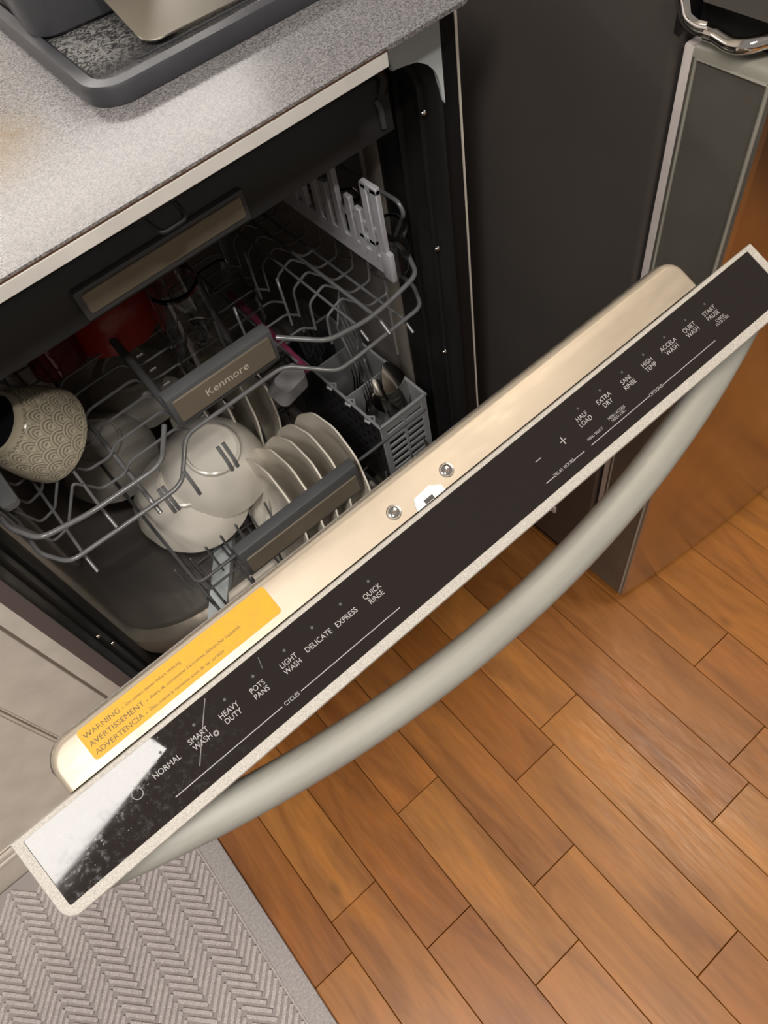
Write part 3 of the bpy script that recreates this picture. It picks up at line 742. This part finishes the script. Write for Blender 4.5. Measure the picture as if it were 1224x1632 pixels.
tag(finish('food_box', fb, 'clearplastic', None), 'clear rectangular food box upside down, right of the clear tumbler', 'container')
# two clear cups at the right edge of the upper rack
for i, (x, y, z, R) in enumerate(((.532, .105, .640, .024), (.536, .052, .640, .022))):
    bm = bmesh.new(); lathe(bm, [(0, .062), (R * .7, .062), (R * .78, .058), (R, .030), (R * 1.02, .0), (R * .96, 0), (R * .93, .030), (R * .72, .055), (0, .056)], 36, T(x, y, z) @ RX(math.radians(15 if i else -8)))
    bmesh.ops.remove_doubles(bm, verts=bm.verts, dist=1e-6)
    tag(finish('clear_cup', bm, 'clearplastic', None, ang=40), ('clear little cup behind, at the right side loop of the upper rack', 'clear little cup nearest the front, at the right side loop of the upper rack')[i], 'cup')
# pale roller arm at the far left of the upper rack
bm = bmesh.new(); prism(bm, rrect(-.009, 0, .009, .15, .006, 5), -.004, .004, T(.062, .075, .6385) @ RX(math.radians(3)), .001)
for v in bm.verts: pass
tag(finish('utensil', bm, 'basket', None), 'light grey plastic utensil handle lying at the far left of the upper rack', 'utensil')

# ---- silverware basket
sb = thing('silverware_basket', 'grey slotted silverware basket at the right of the lower rack', 'basket')
x0, x1, y0, y1, z0, z1 = .462, .5435, .030, .255, .268, .4265
bm = bmesh.new()
for lo, hi in (((x0, y0, z0), (x0 + .010, y0 + .003, z1 - .004)), ((x1 - .010, y0, z0), (x1, y0 + .003, z1 - .004)), ((x0 + .010, y0, z1 - .018), (x1 - .010, y0 + .003, z1 - .004)), (((x0 + x1) / 2 - .002, y0, z0), ((x0 + x1) / 2 + .002, y0 + .003, z1 - .018)), ((x0 + .010, y0, z0), (x1 - .010, y0 + .003, z0 + .014))):
    box(bm, lo, hi, .0006, 1)
finish('front_frame', bm, 'basket', sb)
for k in range(9):
    z = z1 - .026 - k * .0138
    if z < z0 + .02: break
    boxo('slat', (x0 + .009, y0 + .0003, z - .0036), (x1 - .009, y0 + .0027, z + .0022), 'basket', sb, .0006, 1)
bm = bmesh.new()
box(bm, (x0 - .0015, y0 - .0015, z1 - .004), (x0 + .0025, y1, z1), .0008, 1); box(bm, (x1 - .0025, y0 - .0015, z1 - .004), (x1 + .0015, y1, z1), .0008, 1)
box(bm, (x0, y0 - .0015, z1 - .004), (x1, y0 + .003, z1), .0008, 1); box(bm, (x0, y1 - .003, z1 - .004), (x1, y1, z1), .0008, 1)
finish('top_rim', bm, 'basket', sb)
for y in (.105, .180): boxo('divider', (x0 + .002, y, z0), (x1 - .002, y + .002, z1 - .002), 'basket', sb)
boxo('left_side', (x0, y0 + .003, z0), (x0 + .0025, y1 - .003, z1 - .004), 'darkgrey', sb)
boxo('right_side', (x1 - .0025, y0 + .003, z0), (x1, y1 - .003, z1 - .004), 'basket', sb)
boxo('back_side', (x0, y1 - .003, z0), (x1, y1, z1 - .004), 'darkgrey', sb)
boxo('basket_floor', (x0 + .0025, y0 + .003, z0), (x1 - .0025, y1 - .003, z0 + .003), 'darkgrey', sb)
bm = bmesh.new()
for i in range(14):
    for j in range(7): box(bm, (x0 - .0008, y0 + .014 + i * .015, z0 + .022 + j * .019), (x0 + .0004, y0 + .020 + i * .015, z0 + .030 + j * .019))
tag(finish('dimple', bm, 'black', sb), kind='stuff')
bm = bmesh.new()
for y in (.047, .090, .132):
    tube(bm, [(x0 - .003, y, z1 - .002), (x0 - .006, y + .006, z1 + .001), (x0 - .002, y + .011, z1 - .002)], .0022, 6)
    tube(bm, [(x0 + .001, y - .004, z1), (x0 + .006, y + .002, z1 + .002), (x0 + .001, y + .010, z1)], .0018, 6)
finish('hinge_clip', bm, 'basket', sb)
reloc(sb, (.503, .14, .268))
# cutlery
def spoon(x, y, z, L, tilt, roll, lab, w_=.021, h_=.062, spin=0):
    bm = bmesh.new(); nu, nv = 14, 10; g = []
    for i in range(nu + 1):
        s = i / nu; row = []
        wd = w_ * math.sin(PI * min(1, s * .94 + .03)) ** .62 * (1 - .12 * s)
        for j in range(nv + 1):
            q = j / nv * 2 - 1; row.append((q * wd, -.009 * (1 - q * q) * math.sin(PI * s) , s * h_))
        g.append(row)
    V = [[bm.verts.new(p) for p in r] for r in g]; W = [[bm.verts.new((p[0] * .98, p[1] + .0012, p[2])) for p in r] for r in g]
    for i in range(nu):
        for j in range(nv): bm.faces.new((V[i][j], V[i][j + 1], V[i + 1][j + 1], V[i + 1][j])); bm.faces.new((W[i][j], W[i + 1][j], W[i + 1][j + 1], W[i][j + 1]))
    for i in range(nu):
        bm.faces.new((V[i][0], V[i + 1][0], W[i + 1][0], W[i][0])); bm.faces.new((V[i][nv], W[i][nv], W[i + 1][nv], V[i + 1][nv]))
    tube(bm, [(0, 0, .006), (0, .002, -.02), (0, .001, -L)], [.0028, .0022, .004], 8, sx=.5)
    bm.transform(T(x, y, z) @ RZ(spin) @ RX(tilt) @ RY(roll))
    return tag(finish('spoon', bm, 'cutlery', None, ang=50), lab, 'spoon', 'cutlery standing in the silverware basket')
spoon(.527, .056, .392, .118, -.42, .05, 'large shiny spoon, bowl up, at the front right of the silverware basket', .023, .074, .25)
spoon(.505, .072, .385, .108, -.35, -.15, 'darker spoon tucked left of the large shiny spoon', .017, .056, -.4)
def fork(x, y, z, lab, spin, tilt=0, L=.11):
    bm = bmesh.new()
    for k in range(4): tube(bm, [((k - 1.5) * .0056, 0, .002), ((k - 1.5) * .0058, -.003, .030), ((k - 1.5) * .0054, 0, .055)], [.0018, .0016, .0008], 6, sx=.6)
    prism(bm, [(-.010, 0), (-.006, -.016), (-.003, -.028), (.003, -.028), (.006, -.016), (.010, 0), (.010, .004), (-.010, .004)], -.001, .001, Matrix.Identity(4)) if False else None
    box(bm, (-.0102, -.001, -.014), (.0102, .001, .004), .0008, 1); box(bm, (-.005, -.001, -.03), (.005, .001, -.012), .0008, 1)
    tube(bm, [(0, 0, -.026), (0, .001, -L)], [.0024, .0038], 8, sx=.5)
    bm.transform(T(x, y, z) @ RZ(spin) @ RX(tilt)); return tag(finish('fork', bm, 'cutlery', None), lab, 'fork', 'cutlery standing in the silverware basket')
fork(.486, .088, .395, 'fork with tines up at the left of the front compartment', .4, .05)
fork(.499, .130, .395, 'fork with tines up in the second compartment, beside the slotted turner', .2, .1)
# slotted turners behind the basket front
def turner(lab, mx, m_, w_=.038, h_=.10, slots=4, cat='turner', L=.12):
    bm = bmesh.new(); t_ = .0013
    box(bm, (-w_, -t_, 0), (-w_ + .007, t_, h_), .0005, 1); box(bm, (w_ - .007, -t_, 0), (w_, t_, h_), .0005, 1)
    box(bm, (-w_, -t_, h_ - .008), (w_, t_, h_), .0005, 1); box(bm, (-w_, -t_, -.004), (w_, t_, h_ * .25), .0005, 1)
    for k in range(1, slots): x = -w_ + 2 * w_ * k / slots; box(bm, (x - .0028, -t_, 0), (x + .0028, t_, h_), .0004, 1)
    tube(bm, [(0, 0, 0), (0, .003, -.03), (0, .002, -L)], [.004, .004, .006], 8)
    bm.transform(mx); return tag(finish('slotted_turner', bm, m_, None), lab, cat)
turner('grey slotted turner standing tall behind the forks', T(.528, .150, .415) @ RZ(.85) @ RX(-.12) @ RY(-.1), 'basket', .034, .115, 5)
turner('dark slotted spoon-turner left of the grey turner, lower rack', T(.492, .215, .400) @ RZ(.6) @ RX(-.1), 'darkgrey', .028, .100, 4)
# magenta-handled utensil lying across
bm = bmesh.new(); tube(bm, smooth_path([(.430, .30, .52), (.430, .22, .510), (.436, .135, .480)], .02), [.005] * 7, 8, sx=.6)
tag(finish('spatula', bm, 'pink', None), 'magenta plastic spatula lying between the plates and the silverware basket', 'spatula')
# pale plastic measuring cup above the back plates
bm = bmesh.new(); shell(bm, rrect(-.026, -.018, .026, .018, .010, 5), rrect(-.020, -.013, .020, .013, .008, 5), .030, .10); bm.transform(T(.400, .135, .478) @ RZ(.2) @ RX(math.radians(25)))
tag(finish('scoop', bm, 'whitegrey', None), 'pale bluish plastic scoop resting on top of the back row of plates', 'scoop')

# ================================================================ COUNTER ITEMS
tr = thing('drip_tray', 'dark slate plastic tray with rounded corner and wet speckled surface on the worktop', 'tray')
TM = T(0, 0, 0)
out_ = None
bm = bmesh.new()
L = [(0.0, .9145), (-.0012, .918), (.0, .9265), (.0015, .9290), (.0105, .9300), (.0125, .9285), (.0135, .9265)]
V = []
for d, z in L: V.append([bm.verts.new((x, y, z)) for x, y in rrect(.3155 + d, .0690 + d, .595 - d, .50 - d, .030 - min(d, .02), 10)])
for A, B in zip(V, V[1:]):
    for k in range(len(A)): bm.faces.new((A[k], A[(k + 1) % len(A)], B[(k + 1) % len(A)], B[k]))
bm.faces.new(V[0][::-1]); bm.transform(T(.3155, .069, 0) @ RZ(math.radians(-1.6)) @ T(-.3155, -.069, 0)); finish('rim', bm, 'trayshell', tr)
bm = bmesh.new(); prism(bm, rrect(.3292, .0825, .5815, .4865, .017, 8), .9160, .9268, T(.3155, .069, 0) @ RZ(math.radians(-1.6)) @ T(-.3155, -.069, 0)); finish('basin', bm, 'traywet', tr)
bm = bmesh.new(); tube(bm, [(.362, .110, .9272), (.3625, .100, .9272), (.367, .094, .9272), (.575, .094, .9272)], .0009, 6); bm.transform(T(.3155, .069, 0) @ RZ(math.radians(-1.6)) @ T(-.3155, -.069, 0)); finish('bead', bm, 'trayshell', tr)
reloc(tr, (.55, .28, .9141))
ap = thing('coffee_machine', 'charcoal plastic appliance body with rounded base standing on the dark tray', 'appliance')
bm = bmesh.new(); V = []
for z, d in ((.9275, .003), (.9300, .0005), (.936, 0), (.975, -.001), (.990, .006)): V.append([bm.verts.new((x, y, z)) for x, y in rrect(.322 + d, .1860 + d, .44 - d, .42 - d, .022, 8)])
for A, B in zip(V, V[1:]):
    for k in range(len(A)): bm.faces.new((A[k], A[(k + 1) % len(A)], B[(k + 1) % len(A)], B[k]))
bm.faces.new(V[0][::-1]); bm.faces.new(V[-1]); bm.transform(T(.322, .186, 0) @ RZ(math.radians(-8)) @ T(-.322, -.186, 0)); finish('body', bm, 'trayshell', ap)
bm = bmesh.new(); V = []
boxo('foot', (.335, .20, .9268), (.42, .40, .9285), 'black', ap)
reloc(ap, (.38, .3, .9268))
sp_ = thing('steel_plate', 'brushed steel curved scoop plate propped on the dark tray', 'plate')
bm = bmesh.new(); pts = rrect(0, 0, .20, .13, (.016, .016, .01, .01), 8)
prism(bm, pts, 0, .0014, None, .0004)
for v in bm.verts: v.co.z += .10 * max(0, v.co.y - .02) ** 1.4 * 2.2 + .004 * math.sin(v.co.x * 30)
bm.transform(T(.3780, .0925, .9300) @ RZ(math.radians(-1)) @ RX(math.radians(12))); finish('sheet', bm, 'sheetsteel', sp_)
reloc(sp_, (.47, .14, .93))

# ================================================================ REFRIGERATOR
fr_ = thing('refrigerator', 'dark charcoal refrigerator with stainless fronts, right of the dishwasher', 'refrigerator')
FX = .672
bm = bmesh.new(); prism(bm, rrect(FX, -.175, FX + .90, .52, (.006, .006, 0, 0), 4), .030, 1.78); finish('body', bm, 'fridge', fr_)
boxo('base_grille', (FX + .01, -.155, .0), (FX + .89, .50, .0298), 'black', fr_)
boxo('door_gasket', (FX + .004, -.1885, .045), (FX + .895, -.1785, .884), 'seal', fr_, .0015, 2)
# bottom freezer drawer, side panels plain and front slightly bowed
def drawer_outline(n=14):
    pts = [(FX, -.1895)]
    pts = [(FX + .90, -.1895), (FX, -.1895), (FX, -.253), (FX + .0025, -.258)]
    for i in range(n + 1):
        s = i / n; x = FX + .006 + s * .888; pts.append((x, -.2605 - .034 * math.sin(PI * min(1, max(0, s))) ** .8))
    pts.append((FX + .90, -.253)); return pts
bm = bmesh.new(); po = drawer_outline(); prism(bm, po, .034, .879, None)
dr_ = finish('freezer_drawer', bm, 'fridgefront', fr_, ang=25)
dr_.data.materials.append(M['fridgedoor'])
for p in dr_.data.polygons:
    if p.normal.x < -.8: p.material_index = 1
bm = bmesh.new(); V = []
for z, d in ((.8792, 0), (.885, .0), (.8882, .0018), (.8892, .004)):
    V.append([bm.verts.new((x + (d if x < FX + .4 else -d), y + (d if y < -.22 else -d), z)) for x, y in po])
for A, B in zip(V, V[1:]):
    for k in range(len(A)): bm.faces.new((A[k], A[(k + 1) % len(A)], B[(k + 1) % len(A)], B[k]))
bm.faces.new(V[0][::-1]); bm.faces.new(V[-1]); finish('drawer_cap', bm, 'fridgecap', dr_)
bm = bmesh.new(); tube(bm, [(FX - .0006, -.1935, .060), (FX - .0006, -.1935, .879), (FX - .0006, -.253, .879)], .0013, 6); tube(bm, [(FX - .0006, -.2545, .040), (FX - .0006, -.2545, .879)], .0016, 6); finish('edge_bead', bm, 'fridgecap', dr_)
# upper door
bm = bmesh.new(); po2 = [(x, y) for x, y in drawer_outline()]; prism(bm, po2, .9165, 1.76, None); ud = finish('upper_door', bm, 'fridgefront', fr_, ang=25)
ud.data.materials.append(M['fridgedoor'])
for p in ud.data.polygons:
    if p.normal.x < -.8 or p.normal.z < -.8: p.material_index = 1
# chrome hinge between drawer and upper door
bm = bmesh.new()
box(bm, (FX - .001, -.176, .890), (FX + .030, -.1700, .915), .001, 1)
finish('hinge_bracket', bm, 'black', fr_)
bm = bmesh.new(); tube(bm, smooth_path([(FX - .0062, -.171, .925), (FX - .0065, -.177, .916), (FX - .0065, -.181, .9065), (FX - .0065, -.192, .9035), (FX - .0065, -.200, .9045)], .004), .0008, 6); finish('hinge_highlight', bm, 'seal', fr_)  # highlight along the hinge arm, painted as a thin pale bead
bm = bmesh.new(); tube(bm, smooth_path([(FX - .003, -.170, .925), (FX - .004, -.176, .916), (FX - .004, -.180, .905), (FX - .004, -.191, .901), (FX - .004, -.200, .902)], .004), .0028, 8, sx=2.2)
tube(bm, [(FX - .003, -.199, .9000), (FX - .003, -.208, .9000)], .0052, 12)
tube(bm, smooth_path([(FX - .003, -.206, .9005), (FX - .005, -.222, .8985), (FX - .004, -.234, .9015), (FX + .010, -.246, .9050)], .008), .0055, 10)
finish('door_hinge', bm, 'chrome', fr_)
boxo('hinge_gap', (FX + .016, -.255, .8890), (FX + .89, -.18, .9160), 'black', fr_)
boxo('drawer_clip', (FX - .0035, -.108, .122), (FX + .001, -.090, .138), 'seal', fr_, .001, 1)
reloc(fr_, (FX + .45, .15, 0))
